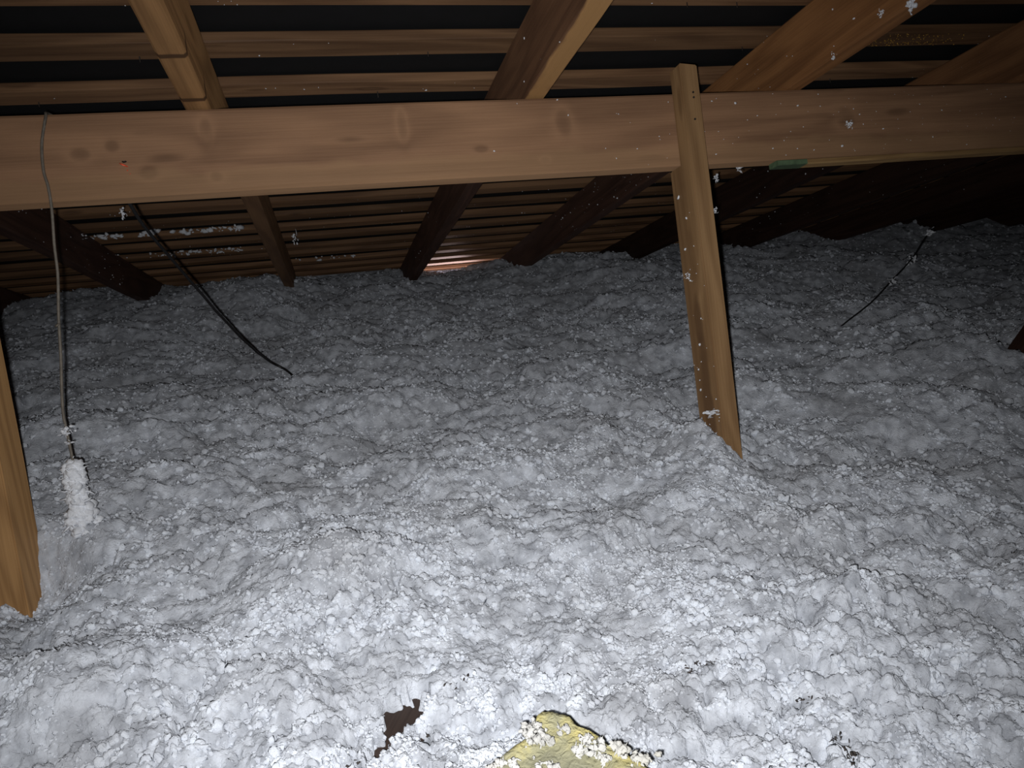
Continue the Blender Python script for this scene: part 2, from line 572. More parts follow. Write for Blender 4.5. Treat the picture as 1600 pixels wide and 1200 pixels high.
def build_fill():
    head = math.atan2(FWD.x, FWD.y)
    az = np.concatenate([np.linspace(-70, -43, 50)[:-1], np.linspace(-43, 43, 860), np.linspace(43, 70, 50)[1:]])
    az = np.radians(az) + head
    th = np.radians(np.concatenate([np.linspace(64, 48, 60)[:-1], np.linspace(48, 14, 390)[:-1], np.linspace(14, 6.2, 170)]))
    r = HC / np.tan(th)
    A, Rr = np.meshgrid(az, r)
    X = Rr * np.sin(A); Y = Rr * np.cos(A)
    # keep the sheet inside the eave
    Ymax = EAVE_Y
    over = Y > Ymax
    X = np.where(over, X * Ymax / Y, X); Y = np.minimum(Y, Ymax)
    dr = np.gradient(r)[:, None] * np.ones_like(X)
    cell = np.maximum(Rr * 0.0014, 0.30 * np.abs(dr))
    Z = height(X.ravel(), Y.ravel(), cell.ravel()).reshape(X.shape)
    nr, nc = X.shape
    # ragged sideways push so the nodules lean and overlap a little
    jx = 0.10 * cell * (RNG.random(X.shape) - .5); jy = 0.10 * cell * (RNG.random(X.shape) - .5)
    V = np.stack([X + jx, Y + jy, Z], -1).reshape(-1, 3)
    i = np.arange(nr - 1)[:, None] * nc + np.arange(nc - 1)[None, :]
    Q = np.stack([i, i + nc, i + nc + 1, i + 1], -1).reshape(-1, 4)[:, ::-1]
    # stray wisps standing on the surface
    nw = 70000
    rows = RNG.integers(58, nr - 8, nw); cols = RNG.integers(50, nc - 50, nw)
    base = V.reshape(nr, nc, 3)[rows, cols]
    dist = np.linalg.norm(base - np.array([0, 0, HC]), axis=1)
    L = (0.0018 + 0.0035 * RNG.random(nw) ** 2) * np.clip(dist / 0.9, 0.9, 3.0)
    d = RNG.normal(size=(nw, 3)); d[:, 2] = np.abs(d[:, 2]) * 0.8; d /= np.linalg.norm(d, axis=1)[:, None]
    e = RNG.normal(size=(nw, 3)); e -= d * (e * d).sum(1)[:, None]; e /= np.linalg.norm(e, axis=1)[:, None]
    g = np.cross(d, e)
    w = (0.22 * L)[:, None]
    b0 = base - np.array([0, 0, 0.0008])
    W = np.stack([b0 + e * w, b0 - e * w * .5 + g * w * .87, b0 - e * w * .5 - g * w * .87, b0 + d * L[:, None]], 1).reshape(-1, 3)
    t0 = len(V) + np.arange(nw)[:, None] * 4
    T = np.concatenate([t0 + np.array([0, 1, 3]), t0 + np.array([1, 2, 3]), t0 + np.array([2, 0, 3])], 0)
    BV, BT = [], []
    off = len(V) + len(W)
    for lod, nb_, lo, hi in ((1, 9500, 0.0026, 0.0075), (0, 42000, 0.0014, 0.0042)):
        v0, f0 = ico()[1] if lod else ico_small()
        v0 = np.array([tuple(p) for p in v0]); f0 = np.array(f0)
        m = nb_ * 3
        rows = RNG.integers(40, nr - 4, m); cols = RNG.integers(45, nc - 45, m)
        c = V.reshape(nr, nc, 3)[rows, cols]
        dens = fbm(c[:, 0] * 9, c[:, 1] * 9, 131 + lod, 3) + 0.9 * fbm(c[:, 0] * 40, c[:, 1] * 40, 141, 2)
        keep = np.argsort(-(dens + 0.35 * RNG.random(m)))[:nb_]
        c = c[keep]
        dist = np.linalg.norm(c - np.array([0, 0, HC]), axis=1)
        rad = lo + (hi - lo) * RNG.random(nb_) ** 2.2
        rad = np.maximum(rad * np.clip(0.75 + 0.25 * dist, 1, 2), 0.0012 * dist * (1.2 + 1.3 * RNG.random(nb_) ** 2 if lod else 1.0))
        q = RNG.normal(size=(nb_, 4)); q /= np.linalg.norm(q, axis=1)[:, None]
        w_, x_, y_, z_ = q.T
        Rm = np.stack([1 - 2 * (y_ * y_ + z_ * z_), 2 * (x_ * y_ - z_ * w_), 2 * (x_ * z_ + y_ * w_),
                       2 * (x_ * y_ + z_ * w_), 1 - 2 * (x_ * x_ + z_ * z_), 2 * (y_ * z_ - x_ * w_),
                       2 * (x_ * z_ - y_ * w_), 2 * (y_ * z_ + x_ * w_), 1 - 2 * (x_ * x_ + y_ * y_)], -1).reshape(-1, 3, 3)
        sc = 0.50 + 0.7 * RNG.random((nb_, 1, 3))
        jit = 0.66 + 0.60 * RNG.random((nb_, len(v0), 1))
        P_ = np.einsum('nij,nvj->nvi', Rm, v0[None] * sc * jit) * rad[:, None, None]
        P_ = P_ + (c + np.stack([0 * rad, 0 * rad, rad * (0.5 * RNG.random(nb_) - 0.35)], -1))[:, None, :]
        BV.append(P_.reshape(-1, 3))
        BT.append((f0[None] + off + np.arange(nb_)[:, None, None] * len(v0)).reshape(-1, 3))
        off += nb_ * len(v0)
    W = np.concatenate([W] + BV)
    T = np.concatenate([T] + BT)
    me = bpy.data.meshes.new('loose_fill_insulation')
    allv = np.concatenate([V, W]).astype(np.float32)
    me.vertices.add(len(allv)); me.vertices.foreach_set('co', allv.ravel())
    loops = np.concatenate([Q.ravel(), T.ravel()]).astype(np.int32)
    starts = np.concatenate([np.arange(len(Q)) * 4, len(Q) * 4 + np.arange(len(T)) * 3]).astype(np.int32)
    me.loops.add(len(loops)); me.loops.foreach_set('vertex_index', loops)
    me.polygons.add(len(starts)); me.polygons.foreach_set('loop_start', starts)
    me.polygons.foreach_set('use_smooth', np.ones(len(starts), bool))
    me.materials.append(M_FLUFF)
    me.materials.append(M_PUFF)
    mi = np.zeros(len(starts), np.int32)
    mi[len(Q):] = 1
    me.polygons.foreach_set('material_index', mi)
    me.update(calc_edges=True)
    o = bpy.data.objects.new('loose_fill_insulation', me)
    COL.objects.link(o)
    tag(o, 'white blown loose-fill insulation covering the whole attic floor in lumpy drifts', 'insulation', kind='stuff')
    return o


# ------------------------------------------------------------------ setting: floor, walls, roof
def box(name, lo, hi, mat, mw=None, kind='structure'):
    x0, y0, z0 = lo; x1, y1, z1 = hi
    v = [(x0, y0, z0), (x1, y0, z0), (x1, y1, z0), (x0, y1, z0), (x0, y0, z1), (x1, y0, z1), (x1, y1, z1), (x0, y1, z1)]
    f = [(0, 3, 2, 1), (4, 5, 6, 7), (0, 1, 5, 4), (1, 2, 6, 5), (2, 3, 7, 6), (3, 0, 4, 7)]
    o = link_mesh(name, v, f, mat, mw)
    if kind:
        o['kind'] = kind
    return o


XL, XR = -4.2, 8.6
box('floor', (XL, -1.2, -0.24), (XR, 4.75, -0.22), M_PLASTER)
box('wall_left', (XL - 0.1, -1.2, -0.24), (XL, 4.75, 1.5), M_BRICK)
box('wall_right', (XR, -1.2, -0.24), (XR + 0.1, 4.75, 1.5), M_BRICK)
box('wall_back', (XL, 4.62, -0.24), (XR, 4.75, -0.10), M_BRICK)

RAFTER_Y0, RAFTER_Y1 = -0.5, 4.75
H_TOP, H_BOT = 0.650, 0.520
B_T, B_W, GAUGE = 0.019, 0.067, 0.1855

# the roof lining: one black felt sheet sagging a little between the battens
v, f = [], []
ny, nx = 118, 40
for i in range(ny + 1):
    y = RAFTER_Y0 + (RAFTER_Y1 - RAFTER_Y0) * i / ny
    for j in range(nx + 1):
        x = XL + (XR - XL) * j / nx
        sag = 0.004 * mnoise.noise((x * 1.4, y * 5, 2.0))
        v.append((x, y, H_TOP + B_T + 0.006 + sag))
n0 = len(v)
v += [(a, b, c + 0.006) for a, b, c in v]
for i in range(ny):
    for j in range(nx):
        a = i * (nx + 1) + j
        f.append((a, a + nx + 1, a + nx + 2, a + 1))
        f.append((n0 + a, n0 + a + 1, n0 + a + nx + 2, n0 + a + nx + 1))
ceiling = link_mesh('ceiling', v, f, M_SARK, ROOF, smooth=True)
ceiling['kind'] = 'structure'

# battens across the rafters, each its own piece
BATTENS = []
k0 = -9
nb = 0
for k in range(k0, 18):
    far = 1.4475 + GAUGE * k + random.uniform(-0.004, 0.004) * (1 if k < 3 else 2.6)
    y = far - B_W / 2
    if y < RAFTER_Y0 + 0.05 or y > 4.66:
        continue
    L = XR - XL - 0.04
    v, f = board_geo(L, B_W + random.uniform(-.003, .003), B_T, seed=k, bev=0.0025, warp=0.004, segs=60, x0=0)
    b = link_mesh('batten', v, f, M_BATTEN, Matrix.Translation((XL + 0.02, y, H_TOP + B_T / 2 + 0.0005)), parent=ceiling)
    BATTENS.append((b, y))
    # nail points that came through the batten
    if 0.9 < y < 2.0:
        for q in range(5):
            nxp = random.uniform(-0.9, 1.6) - XL
            v, f = tube_geo([(nxp, 0.02, -B_T / 2 + 0.002), (nxp + .0004, 0.0205, -B_T / 2 - random.uniform(.008, .014))], 0.0011, 6)
            link_mesh('nail', v, f, M_NAIL, parent=b)

# ------------------------------------------------------------------ rafters
RAFT_X = {-1: -1.375, 0: -0.775, 1: -0.172, 2: 0.437, 3: 0.998, 4: 1.600, 5: 2.20, 6: 2.80, 7: 3.40, 8: 4.00, 9: 4.60, 10: 5.20, 11: 5.80, -2: -1.975, -3: -2.575}
RAFT_W = 0.042
RAFT_LABEL = {
    -3: 'dark rafter off the left edge, second one behind the leftmost visible rafter',
    -2: 'dark rafter off the left edge, next behind the leftmost visible rafter',
    -1: 'dark rafter low at the left edge beside the lumpy white fill',
    0: 'dark flecked rafter sloping behind the hanging cord, left end of the beam',
    1: 'narrow light brown rafter with two dark cross marks over the left of the beam',
    2: 'brown rafter with a pale split underside over the middle of the beam',
    3: 'orange brown rafter flecked with white wool, right of the short strut top',
    4: 'brown rafter over the right end of the beam, top right corner',
    5: 'dark rafter below the right end of the beam, first past the green-ended strip',
    6: 'dark rafter below the right end of the beam, second past the green-ended strip',
    7: 'dark rafter deep in shade at right, third past the green-ended strip',
    8: 'dark rafter deep in shade at right, fourth past the green-ended strip',
    9: 'dark rafter deep in shade at right, fifth past the green-ended strip',
    10: 'dark rafter deep in shade at right, sixth past the green-ended strip',
    11: 'dark rafter deep in shade at right, last of the row'}
KN = {1: ((1.53, 0, -0.06, 0.02, 0.006, 0.9), (1.80, 0, -0.06, 0.014, 0.004, 0.9)),
      2: ((1.62, -0.02, 0.02, 0.03, 0.014, 0.7),),
      3: ((1.75, -0.02, -0.005, 0.012, 0.010, 0.9), (1.35, -0.02, 0.03, 0.012, 0.010, 0.7))}
RAFT = {}
RAFT_LOW = {}
LOWER = {1: (0.020, 'narrow brown lower rafter under the left half of the beam, right of the slack cable'),
         2: (-0.006, 'dark lower rafter under the beam, left of the daylit slot at the eave'),
         3: (-0.018, 'dark reddish lower rafter under the beam, right of the daylit slot at the eave'),
         4: (-0.01, 'dark lower rafter under the beam, right behind the middle strut')}


def ROOF_I_at(q, z):
    d = ROOF_I.to_3x3() @ ray(*q)
    return d.y * z / d.z


for k, x in RAFT_X.items():
    if k == 1:
        mat = wood('rafter_pine_pale', (0.37, 0.205, 0.088), (0.18, 0.095, 0.04), rnd=False, ring=7.0,
                   stains_and_shading=tuple((ROOF_I_at(q, H_BOT) - RAFTER_Y0 - 0.03, 0, -0.065, 0.009, 0.2, 0.05, (0.05, 0.026, 0.014), 0.9) for q in ((266, 88), (303, 156))))  # two dark cross bands: a cast shadow painted into the underside colour
    elif k == 2:
        mat = wood('rafter_pine_brown', (0.17, 0.088, 0.047), (0.08, 0.04, 0.023), KN[2], rnd=False, ring=9.0,
                   stains_and_shading=((1.2, 0, -0.066, 1.6, 0.05, 0.006, (0.40, 0.225, 0.09), 0.85),))
    elif k == 3:
        mat = wood('rafter_pine_orange', (0.36, 0.17, 0.066), (0.18, 0.08, 0.032), KN[3], rnd=False, ring=8.0)
    elif k == 4:
        mat = wood('rafter_pine_tan', (0.34, 0.165, 0.072), (0.17, 0.078, 0.035), rnd=False, ring=8.0)
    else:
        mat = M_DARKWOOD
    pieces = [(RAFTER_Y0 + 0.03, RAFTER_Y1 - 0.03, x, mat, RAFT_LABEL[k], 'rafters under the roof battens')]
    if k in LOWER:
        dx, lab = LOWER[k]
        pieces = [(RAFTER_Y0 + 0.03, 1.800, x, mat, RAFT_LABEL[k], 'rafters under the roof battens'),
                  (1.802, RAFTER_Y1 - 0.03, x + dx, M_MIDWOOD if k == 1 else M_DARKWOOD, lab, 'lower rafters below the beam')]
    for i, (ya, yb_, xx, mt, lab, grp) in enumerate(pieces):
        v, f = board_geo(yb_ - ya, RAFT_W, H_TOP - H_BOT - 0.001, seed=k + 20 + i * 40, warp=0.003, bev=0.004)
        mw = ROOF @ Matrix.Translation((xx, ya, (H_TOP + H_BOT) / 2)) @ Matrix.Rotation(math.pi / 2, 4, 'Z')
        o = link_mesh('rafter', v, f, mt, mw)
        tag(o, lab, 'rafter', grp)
        if i == 0:
            RAFT[k] = o
        else:
            RAFT_LOW[k] = o

# ------------------------------------------------------------------ purlin
PY0, PT = 1.3446, 0.045
PZ0, PZ1 = 0.3745, 0.5185
PX0 = -1.6
LP = 5.6


def pk(px, py, rx, rz, s):      # knot on the front face of the purlin, in its own frame
    p = at_y(px, py, PY0)
    return (p.x - PX0, 0, p.z - (PZ0 + PZ1) / 2, rx, rz, s)


knots = (pk(322, 208, 0.010, 0.024, .4), pk(628, 195, 0.008, 0.026, .38), pk(175, 228, 0.011, 0.010, .5), pk(125, 242, 0.014, 0.010, .45),
         pk(338, 276, 0.010, 0.008, .5), pk(232, 270, 0.012, 0.01, .3), pk(880, 190, 0.014, 0.024, .4), pk(752, 233, 0.012, 0.006, .35),
         pk(852, 250, 0.009, 0.006, .45), pk(1320, 185, 0.02, 0.02, .4))
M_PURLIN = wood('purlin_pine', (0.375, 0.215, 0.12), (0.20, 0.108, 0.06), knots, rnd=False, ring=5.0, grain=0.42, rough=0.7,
                stains_and_shading=((2.0, 0, -0.056, 6.0, 1.0, 0.03, (0.37, 0.23, 0.12), 0.4),))  # lighter lower band: the lit half of the beam put into the colour
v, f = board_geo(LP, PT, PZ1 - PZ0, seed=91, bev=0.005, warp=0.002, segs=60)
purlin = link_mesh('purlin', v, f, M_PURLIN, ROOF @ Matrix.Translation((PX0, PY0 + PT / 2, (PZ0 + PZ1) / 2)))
tag(purlin, 'long deep brown timber beam crossing the whole view under the rafters', 'beam')
PIN = Matrix.Translation((-PX0, -(PY0 + PT / 2), -(PZ0 + PZ1) / 2))     # roof frame -> purlin frame

# red paint dab with a dark resin spot and a thin run
p = PIN @ at_y(194, 258, PY0 - 0.0008)
a = Acc()
a.blob(p, 0.0062, 3.1, (1.2, .22, 1.0), 1, .5)
a.blob(p + Vector((0.004, 0, -0.009)), 0.0016, 5.1, (.6, .3, 1.7), 0, .4)
a.blob(p + Vector((0.0075, 0, -0.015)), 0.0013, 6.1, (.8, .3, 1.3), 0, .4)
red = link_mesh('paint_mark', a.v, a.f, M_RED, parent=purlin, smooth=True)
red['label'] = 'bright red paint dab'
a = Acc()
a.blob(p + Vector((0.001, 0, 0.0055)), 0.003, 8.1, (1.4, .25, .7), 1, .5)
link_mesh('resin_spot', a.v, a.f, M_BLACK, parent=purlin, smooth=True)

# strip under the right part of the purlin, its end painted green
s0 = at_y(1207, 247, PY0 + 0.02)
SL = 2.4
SH = 0.010
sz = PZ0 - SH / 2 - 0.0005
v, f = board_geo(SL, 0.030, SH, seed=44, bev=0.0015, warp=0.0008, segs=26)
strip = link_mesh('timber_strip', v, f, wood('strip_pine', (0.42, 0.27, 0.12), (0.22, 0.13, 0.055), rnd=False), ROOF @ Matrix.Translation((s0.x, PY0 + 0.018, sz)))
tag(strip, 'thin pale timber strip with a green painted end under the beam at right', 'timber strip')
v, f = board_geo(0.070, 0.0315, SH + 0.0012, seed=44, bev=0.0015, warp=0.0, segs=6, x0=-0.001)
g = link_mesh('painted_end', v, f, M_GREEN, parent=strip)
g['label'] = 'green painted end'


# ------------------------------------------------------------------ struts square to the roof, notched over the purlin
def notched_strut(name, xc, ztop, zbot, w, front, depth, mat, seed, slant):
    """profile in the Y-Z plane: full depth under the purlin, only the front tongue passes up its face"""
    yf = PY0 - front
    prof = [(yf, zbot), (yf + depth, zbot), (yf + depth, PZ0 - 0.001 - (0.0)), (PY0 - 0.0006, PZ0 - 0.001), (PY0 - 0.0006, ztop), (yf, ztop)]
    bm = bmesh.new()
    # local X is up along the strut so that the grain follows it
    L = [bm.verts.new((z - zbot, y - PY0, -w / 2 + (slant if z == ztop else 0) * 0)) for y, z in prof]
    Rr = [bm.verts.new((z - zbot + (slant if z == ztop else 0), y - PY0, w / 2)) for y, z in prof]
    bm.faces.new(L)
    bm.faces.new(list(reversed(Rr)))
    n = len(prof)
    for i in range(n):
        bm.faces.new((L[(i + 1) % n], L[i], Rr[i], Rr[(i + 1) % n]))
    bmesh.ops.recalc_face_normals(bm, faces=bm.faces)
    bmesh.ops.bevel(bm, geom=[e for e in bm.edges], offset=0.0022, segments=2, affect='EDGES')
    for _ in range(3):
        bmesh.ops.subdivide_edges(bm, edges=[e for e in bm.edges if abs(e.verts[0].co.x - e.verts[1].co.x) > 0.1], cuts=1)
    for vv in bm.verts:
        vv.co.z += 0.0018 * mnoise.noise((vv.co.x * 3, seed, 0)); vv.co.y += 0.0008 * mnoise.noise((vv.co.x * 5, seed, 4))
    me = bpy.data.meshes.new(name)
    bm.to_mesh(me)
    bm.free()
    me.materials.append(mat)
    o = bpy.data.objects.new(name, me)
    COL.objects.link(o)
    # local (x up, y depth, z across) -> roof (x across, y depth, z up)
    rot = Matrix(((0, 0, 1, 0), (0, 1, 0, 0), (1, 0, 0, 0), (0, 0, 0, 1)))
    flip = Matrix(((0, 0, -1, 0), (0, 1, 0, 0), (1, 0, 0, 0), (0, 0, 0, 1)))
    o.matrix_world = ROOF @ Matrix.Translation((xc, PY0, zbot)) @ flip
    return o


FR = 0.045
strut_mid = notched_strut('roof_strut', 0.7345, 0.556, -0.40, 0.037, FR, 0.090, M_STRUT, 3, 0.004)
tag(strut_mid, 'pale timber strut checked over the beam, standing in the fill right of centre', 'strut', 'struts under the beam')
strut_left = notched_strut('roof_strut', -0.528, 0.556, -0.42, 0.042, FR, 0.090, M_STRUT_L, 5, 0.0)
strut_left.matrix_world = strut_left.matrix_world @ Matrix.Translation((0.17, 0, 0)) @ Matrix.Rotation(math.radians(-3.2), 4, 'Y') @ Matrix.Translation((-0.17, 0, 0))
tag(strut_left, 'timber strut at the left edge with a dark knot near its foot', 'strut', 'struts under the beam')

for (px, py) in ((1083, 144), (1086, 186), (1084, 152)):
    p = at_y(px, py, PY0 - FR - 0.0006)
    loc = strut_mid.matrix_world.inverted() @ (ROOF @ p)
    v, f = tube_geo([loc + Vector((0, 0.002, 0)), loc + Vector((0, -0.0008, 0))], 0.0021, 8)
    link_mesh('nail', v, f, M_NAIL, parent=strut_mid)

# leaning brace, only its dark foot shows at the right edge
foot = at_floor(1585, 580, 0.0)
top = foot + Vector((0.62, 0.10, 0.66))
d = (top - foot).normalized()
side = d.cross(Vector((0, 1, 0))).normalized()
nrm = side.cross(d)
start = foot - d * 0.10
mw = Matrix(((d.x, nrm.x, side.x, start.x), (d.y, nrm.y, side.y, start.y), (d.z, nrm.z, side.z, start.z), (0, 0, 0, 1)))
v, f = board_geo(0.98, 0.04, 0.09, seed=61, bev=0.003)
brace = link_mesh('leaning_brace', v, f, M_DARKWOOD, mw)
tag(brace, 'dark brown leaning brace whose foot sinks into the fill at the right edge', 'brace')

# ------------------------------------------------------------------ ceiling joist showing through the fill
ja, jb = at_floor(655, 1040), at_floor(560, 1215)
dj = (jb - ja).normalized()
start = ja - dj * 0.35
start.z = hz_plain(at_floor(605, 1120)) - 0.020 - 0.045
side = Vector((0, 0, 1)).cross(dj).normalized()
mw = Matrix(((dj.x, side.x, 0, start.x), (dj.y, side.y, 0, start.y), (0, 0, 1, start.z), (0, 0, 0, 1)))
v, f = board_geo(1.0, 0.075, 0.09, seed=71, bev=0.003)
joist = link_mesh('ceiling_joist', v, f, wood('joist_pine', (0.075, 0.052, 0.042), (0.035, 0.024, 0.02), rnd=False), mw)
tag(joist, 'brown ceiling joist glimpsed through the ragged hole in the fill', 'joist')

fill = build_fill()

# ------------------------------------------------------------------ cables
yb = PY0
CX0 = at_y(71, 184, PY0).x
def rp(px, py, y):
    return ROOF @ at_y(px, py, y)


pts = [rf(CX0 + 0.01, PY0 + 0.05, PZ1 + 0.004), rf(CX0, PY0 + 0.012, PZ1 + 0.0045), rp(71, 184, yb - 0.004), rp(65, 225, yb - 0.0035), rp(68, 265, yb - 0.0035), rp(76, 292, yb - 0.004), rp(81, 325, yb - 0.002),
       rp(85, 380, yb + 0.004), rp(90, 430, yb + 0.01), rp(91, 490, yb + 0.016), rp(95, 560, yb + 0.022), rp(98, 640, yb + 0.03), rp(103, 668, yb + 0.033), rp(112, 712, yb + 0.036),
       rp(122, 770, yb + 0.04), rp(132, 850, yb + 0.045)]
v, f = tube_geo(smooth_path(pts, 8, 0.0012, 3), 0.0024, 8)
cord = link_mesh('hanging_cord', v, f, M_CABLE, smooth=True)
tag(cord, 'grey dusty cord looped over the beam and hanging down at left', 'cord')
e = rp(90, 508, yb + 0.017)
v, f = tube_geo(smooth_path([e + Vector((-0.003, 0, -.002)), e + Vector((0.0, -0.004, 0)), e + Vector((0.003, 0, .002)), e + Vector((0.0, 0.004, .001)), e + Vector((-0.003, 0, -.001))], 5), 0.0017, 6)
link_mesh('knot', v, f, M_CABLE, parent=cord, smooth=True)

fe = floor_pt(452, 583)
fe2 = floor_pt(495, 602)
a0 = rp(188, 300, PY0 + PT + 0.012)
hit = rp(298, 440, 2.05)
pts = [a0 + Vector((-0.05, 0.02, 0.05)), a0, rp(232, 362, 1.62), rp(298, 440, 1.86), rp(375, 526, 2.04), rp(418, 562, (ROOF_I @ fe).y - 0.02), fe + Vector((0, 0, 0.001)), fe2 - Vector((0, 0, 0.05))]
v, f = tube_geo(smooth_path(pts, 8, 0.002, 9), 0.0034, 8)
wire = link_mesh('slack_cable', v, f, M_CABLE_D, smooth=True)
tag(wire, 'dark slack cable slanting from behind the beam into the fill at left', 'cable')

g0 = floor_pt(1330, 497)
gy = (ROOF_I @ g0).y
pts = [g0 - Vector((0.06, 0, 0.04)), g0, rp(1362, 472, gy + 0.03), rp(1392, 440, gy + 0.06), rp(1424, 405, gy + 0.09), rp(1440, 380, gy + 0.11), rp(1452, 362, gy + 0.13)]
v, f = tube_geo(smooth_path(pts, 8, 0.001, 5), 0.0026, 8)
stub = link_mesh('cable_end', v, f, M_CABLE_D, smooth=True)
tag(stub, 'thin black cable end poking up from the fill at right', 'cable')

# ------------------------------------------------------------------ tufts of wool caught on things
FACE = {'purlin': Vector((0, 1, 0)), 'rafter': Vector((1, 0, 0))}


def tuft(loc_w, size, seed, label, n=9, flat=None, wisps=10, stretch=None):
    v, f = tuft_geo(size, seed, n, flat, wisps)
    if stretch is not None:
        v = [(a * stretch[0], b * stretch[1], c * stretch[2]) for a, b, c in v]
    o = link_mesh('wool_tuft', v, f, M_TUFT, Matrix.Translation(loc_w))
    return tag(o, label, 'wool tuft', 'tufts of white wool caught on timber and cables')


flatX = (ROOF.to_3x3() @ Vector((1, 0, 0)))
flatY = (ROOF.to_3x3() @ Vector((0, 1, 0)))


def on_rafter(k, px, py, lift=0.0):      # point on the left face of a rafter
    d = ROOF_I.to_3x3() @ ray(px, py)
    return ROOF @ (d * ((RAFT_X[k] - RAFT_W / 2 - lift) / d.x))


tuft(on_rafter(3, 1423, 7), 0.013, 1, 'large white tuft on the flecked rafter at the top edge', flat=flatX)
tuft(on_rafter(3, 1378, 20), 0.007, 2, 'small white tuft just left of the large one on the flecked rafter', flat=flatX)
tuft(on_rafter(3, 1302, 90), 0.006, 3, 'small white tuft on the lower edge of the flecked rafter', flat=flatX)
tuft(rp(1326, 195, PY0 - 0.002), 0.009, 4, 'white tuft on the face of the beam, right of the middle strut', flat=flatY)
tuft(on_rafter(3, 1157, 258), 0.014, 5, 'grey white tuft hanging just below the beam, right of the middle strut', flat=flatX)
tuft(on_rafter(3, 1120, 279), 0.010, 6, 'small grey tuft below the beam, close beside the middle strut', flat=flatX)
tuft(rp(1115, 328, PY0 + 0.01), 0.008, 7, 'white tuft on the shaded right edge of the middle strut')
tuft(rp(1074, 433, PY0 - 0.01), 0.009, 8, 'pinkish white tuft on the middle strut at half height', n=6)
tuft(rp(1112, 645, PY0 - FR - 0.003), 0.014, 9, 'white band of wool across the middle strut near its foot', stretch=(1.35, .6, .5), n=14)
tuft(rp(105, 673, yb + 0.03), 0.011, 10, 'white clump threaded on the hanging cord above the wool column', n=12)
tuft(rp(107, 692, yb + 0.033), 0.006, 11, 'small white clump on the hanging cord, under the larger one', stretch=(1.5, 1, .5))
tuft(rp(1394, 440, gy + 0.055), 0.014, 12, 'white tuft lowest on the black cable end')
tuft(rp(1424, 407, gy + 0.085), 0.016, 13, 'white tuft midway on the black cable end', stretch=(.7, 1, 1.3))
tuft(rp(1452, 364, gy + 0.125), 0.016, 14, 'white tuft capping the tip of the black cable end')
tuft(ROOF @ at_y(192, 334, 1.9), 0.010, 15, 'grey tuft dangling behind the dark slack cable under the beam', n=6, stretch=(.8, .5, 1.4))
tuft(on_rafter(0, 128, 368, -RAFT_W), 0.014, 16, 'grey tuft on the dark flecked rafter near the hanging cord', n=6)
tuft(ROOF @ at_y(462, 372, 2.6), 0.014, 17, 'small grey tuft beside the narrow light rafter under the beam', n=5, stretch=(.6, .6, 1.6))

# the wool column built up round the foot of the hanging cord
a = Acc()
path = smooth_path([rp(112, 728, yb + 0.036), rp(118, 755, yb + 0.038), rp(122, 785, yb + 0.042), rp(130, 815, yb + 0.046), rp(136, 850, yb + 0.05)], 10)
rr = random.Random(77)
for i, c in enumerate(path):
    t = i / (len(path) - 1)
    rad = 0.011 + 0.016 * t ** 1.6
    for q in range(6):
        off = Vector((rr.gauss(0, 1), rr.gauss(0, 1), rr.gauss(0, .5))).normalized() * rad * rr.uniform(.4, 1.0)
        a.blob(c + off, 0.0065 + 0.005 * rr.random(), i * 9 + q, (1, .9, .8), 1)
        a.shred(c + off * 1.3, rr.uniform(.008, .018), i * 31 + q)
o = link_mesh('wool_column', a.v, a.f, M_TUFT, smooth=True)
tag(o, 'furry white column of wool gathered round the foot of the hanging cord', 'wool column')


# fine flecks stuck to timber faces, one set per timber
def flecks(parent, spots, seed, name='wool_flecks'):
    a = Acc()
    rr = random.Random(seed)
    inv = parent.matrix_world.inverted()
    for i, (pw, s) in enumerate(spots):
        a.blob(inv @ pw, s, seed + i * 1.1, (rr.uniform(.7, 1.6), rr.uniform(.5, 1.0), rr.uniform(.5, 1.2)), 0, .7)
    o = link_mesh(name, a.v, a.f, M_TUFT, parent=parent, smooth=True)
    o['kind'] = 'stuff'
    return o


rr = random.Random(5)
H = (H_TOP + H_BOT) / 2
for k, n, y0, y1 in ((2, 40, 0.8, 3.4), (3, 110, 0.7, 2.9), (4, 60, 0.8, 3.0), (5, 40, 1.4, 3.6), (6, 30, 1.6, 3.6)):
    spots = []
    for i in range(n):
        s = 0.0009 + 0.0022 * rr.random() ** 4
        spots.append((rf(RAFT_X[k] - RAFT_W / 2 - s * .3, rr.uniform(y0, y1), rr.uniform(H_BOT + .004, H_TOP - .004)), s))
    up = [q for q in spots if (ROOF_I @ q[0]).y < 1.79 or k not in RAFT_LOW]
    lo = [(q[0] + flatX * LOWER[k][0], q[1]) for q in spots if k in RAFT_LOW and (ROOF_I @ q[0]).y > 1.81]
    flecks(RAFT[k], up, k * 50)
    if lo:
        flecks(RAFT_LOW[k], lo, k * 50 + 3)
for k, n in ((0, 90),):
    spots = []
    for i in range(n):
        s = 0.001 + 0.0028 * rr.random() ** 3
        spots.append((rf(RAFT_X[k] + RAFT_W / 2 + s * .3, rr.uniform(1.45, 3.2), rr.uniform(H_BOT + .004, H_TOP - .004)), s))
    flecks(RAFT[k], spots, k * 50 + 7)
spots = []
for i in range(120):
    x = rr.triangular(0.3, 1.9, 1.25)
    s = 0.0009 + 0.0022 * rr.random() ** 4
    spots.append((rf(x, PY0 - s * .3, rr.uniform(PZ0 + .004, PZ1 - .004)), s))
flecks(purlin, spots, 300)
spots = []
for i in range(34):
    s = 0.0009 + 0.0022 * rr.random() ** 3
    spots.append((rf(0.7345 - 0.0185 - s * .3, rr.uniform(PY0 - FR + .004, PY0 + .04), rr.uniform(-0.2, 0.36)), s))
flecks(strut_mid, spots, 400)
